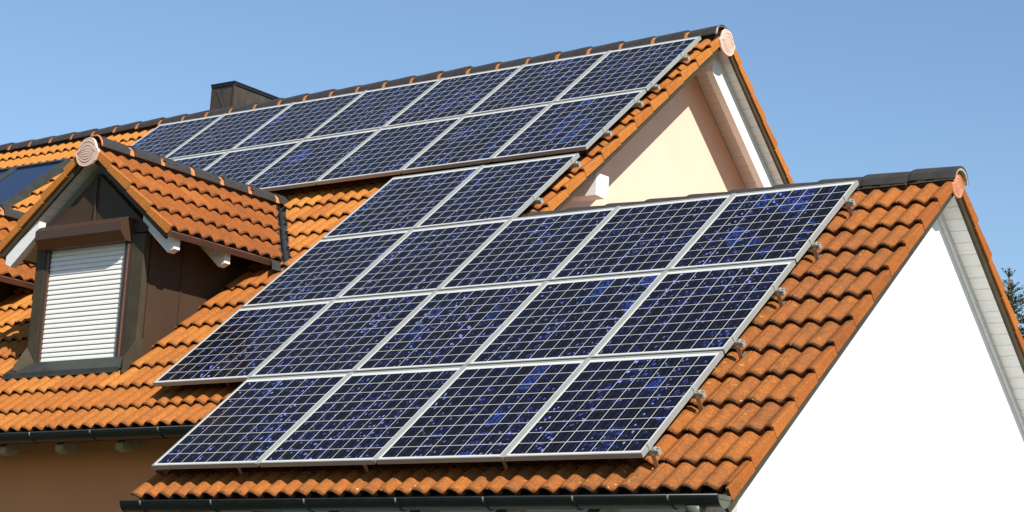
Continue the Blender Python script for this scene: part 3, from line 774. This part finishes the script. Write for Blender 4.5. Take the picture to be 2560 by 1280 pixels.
# ---------------------------------------------------------------- ground
mg = M('grass_ground'); ob = mg.tc.outputs['Object']
mg.set(mg.ramp(mg.noise(ob, .8, 6, .6), [(.3, (.022, .038, .012)), (.7, (.050, .065, .022))]), .95)
mp = M('bounce_paving'); ob = mp.tc.outputs['Object']
br = mp.node('ShaderNodeTexBrick'); br.inputs['Scale'].default_value = 2.5; br.inputs['Color1'].default_value = (.30, .27, .23, 1); br.inputs['Color2'].default_value = (.38, .34, .29, 1); br.inputs['Mortar'].default_value = (.1, .09, .08, 1)
mp.L(ob, br.inputs['Vector']); mp.set(br.outputs['Color'], .9)
mb = MB(); S = 900; b = mb.add([(-S, -S, GZ), (S, -S, GZ), (S, S, GZ), (-S, S, GZ)]); mb.face([b, b + 1, b + 2, b + 3], mg.m)
o = mb.build('ground', flipfix=False); o['kind'] = 'structure'
mb = MB(); b = mb.add([(.8, -5, GZ + .004), (7, -5, GZ + .004), (7, 14, GZ + .004), (.8, 14, GZ + .004)]); mb.face([b, b + 1, b + 2, b + 3], mp.m)  # unseen strip, laid here to bounce light up to the wing's soffit
o = mb.build('bounce_paving', flipfix=False); o['kind'] = 'structure'

# ---------------------------------------------------------------- spruces behind the house
NEED = M('spruce_needles'); ob = NEED.tc.outputs['Object']
NEED.set(NEED.ramp(NEED.noise(ob, 2.2, 4, .7), [(.3, (.030, .060, .020)), (.5, (.065, .105, .030)), (.7, (.13, .16, .045))]), .7, 0, .3)
BARK = simple('spruce_bark', (.12, .08, .05), .9, var=.3, sc_=12)
def spruce(x, y, top, label, seed, spread=.36):
    rnd = random.Random(seed); H = top - GZ
    t = thing('spruce_tree', label, 'spruce tree', Matrix.Translation((x, y, GZ)), 'spruces behind the house')
    m = MB(); m.tube([(0, 0, 0), (0.02, 0, H * .5), (0, 0, H - .5), (-.015, 0, H)], .1, BARK, 7, radii=[.17, .10, .02, .004]); o = m.build('trunk'); o.parent = t
    m = MB()
    def needle_twig(p, d, L, w):
        n = max(3, int(L / .055)); side = d.cross(Vector((0, 0, 1)))
        side = side.normalized() if side.length > .05 else Vector((1, 0, 0))
        up = side.cross(d).normalized()
        m.tube([p, p + d * L], .004, BARK, 3, False)
        for i in range(n):
            q = p + d * (L * (i + .3) / n); ll = w * (1 - .55 * i / n) * rnd.uniform(.7, 1.2)
            for sg in (1, -1):
                dd = (d * .75 + side * sg * rnd.uniform(.6, 1) + up * rnd.uniform(-.25, .55)).normalized() * ll
                wv = up.cross(dd).normalized() * .011
                b = m.add([q - wv, q + wv, q + dd + wv * .3, q + dd - wv * .3]); m.face([b, b + 1, b + 2, b + 3], NEED.m)
    z = .16
    needle_twig(Vector((0, 0, H - .30)), Vector((.03, 0, 1)).normalized(), .30, .055)
    while z < H - 1.2:
        nb = 5 if z < 1 else 7; L0 = min(.10 + z * spread, 2.3)
        a0 = rnd.random() * 6.3
        for j in range(nb):
            a = a0 + 2 * math.pi * j / nb + rnd.uniform(-.3, .3); L = L0 * rnd.uniform(.7, 1.12)
            upw = .75 if z < .8 else .35 if z < 2 else .05
            d = Vector((math.cos(a), math.sin(a), upw + rnd.uniform(-.12, .15))).normalized(); p = Vector((0, 0, H - z + rnd.uniform(-.04, .04)))
            nt_ = max(1, int(L / .11))
            needle_twig(p, d, L, .07)
            for q in range(1, nt_):
                pp = p + d * (L * q / nt_) + Vector((0, 0, -.02 * q / nt_))
                for sg in (1, -1):
                    sd = d.cross(Vector((0, 0, 1))).normalized() * sg; d2 = (d * .8 + sd + Vector((0, 0, rnd.uniform(-.35, .1)))).normalized()
                    ls = L * .42 * (1 - q / nt_) + .07
                    if z > 3.2: 
                        if rnd.random() < .4: continue
                    needle_twig(pp, d2, ls, .065 if z < 3.2 else .10)
        z += .15 if z < 1.6 else .26 if z < 3.5 else .5
    o = m.build('crown', flipfix=False); o.parent = t
spruce(-5.00, 18, 5.14, 'tallest green spruce top peeping over the white wing verge at the right edge', 1)
spruce(-5.45, 19.2, 5.22, 'smaller spruce top left of the tall one, just above the verge tiles', 2, .40)
spruce(-4.15, 16.9, 4.66, 'spruce cut by the right edge of the photo', 3, .42)
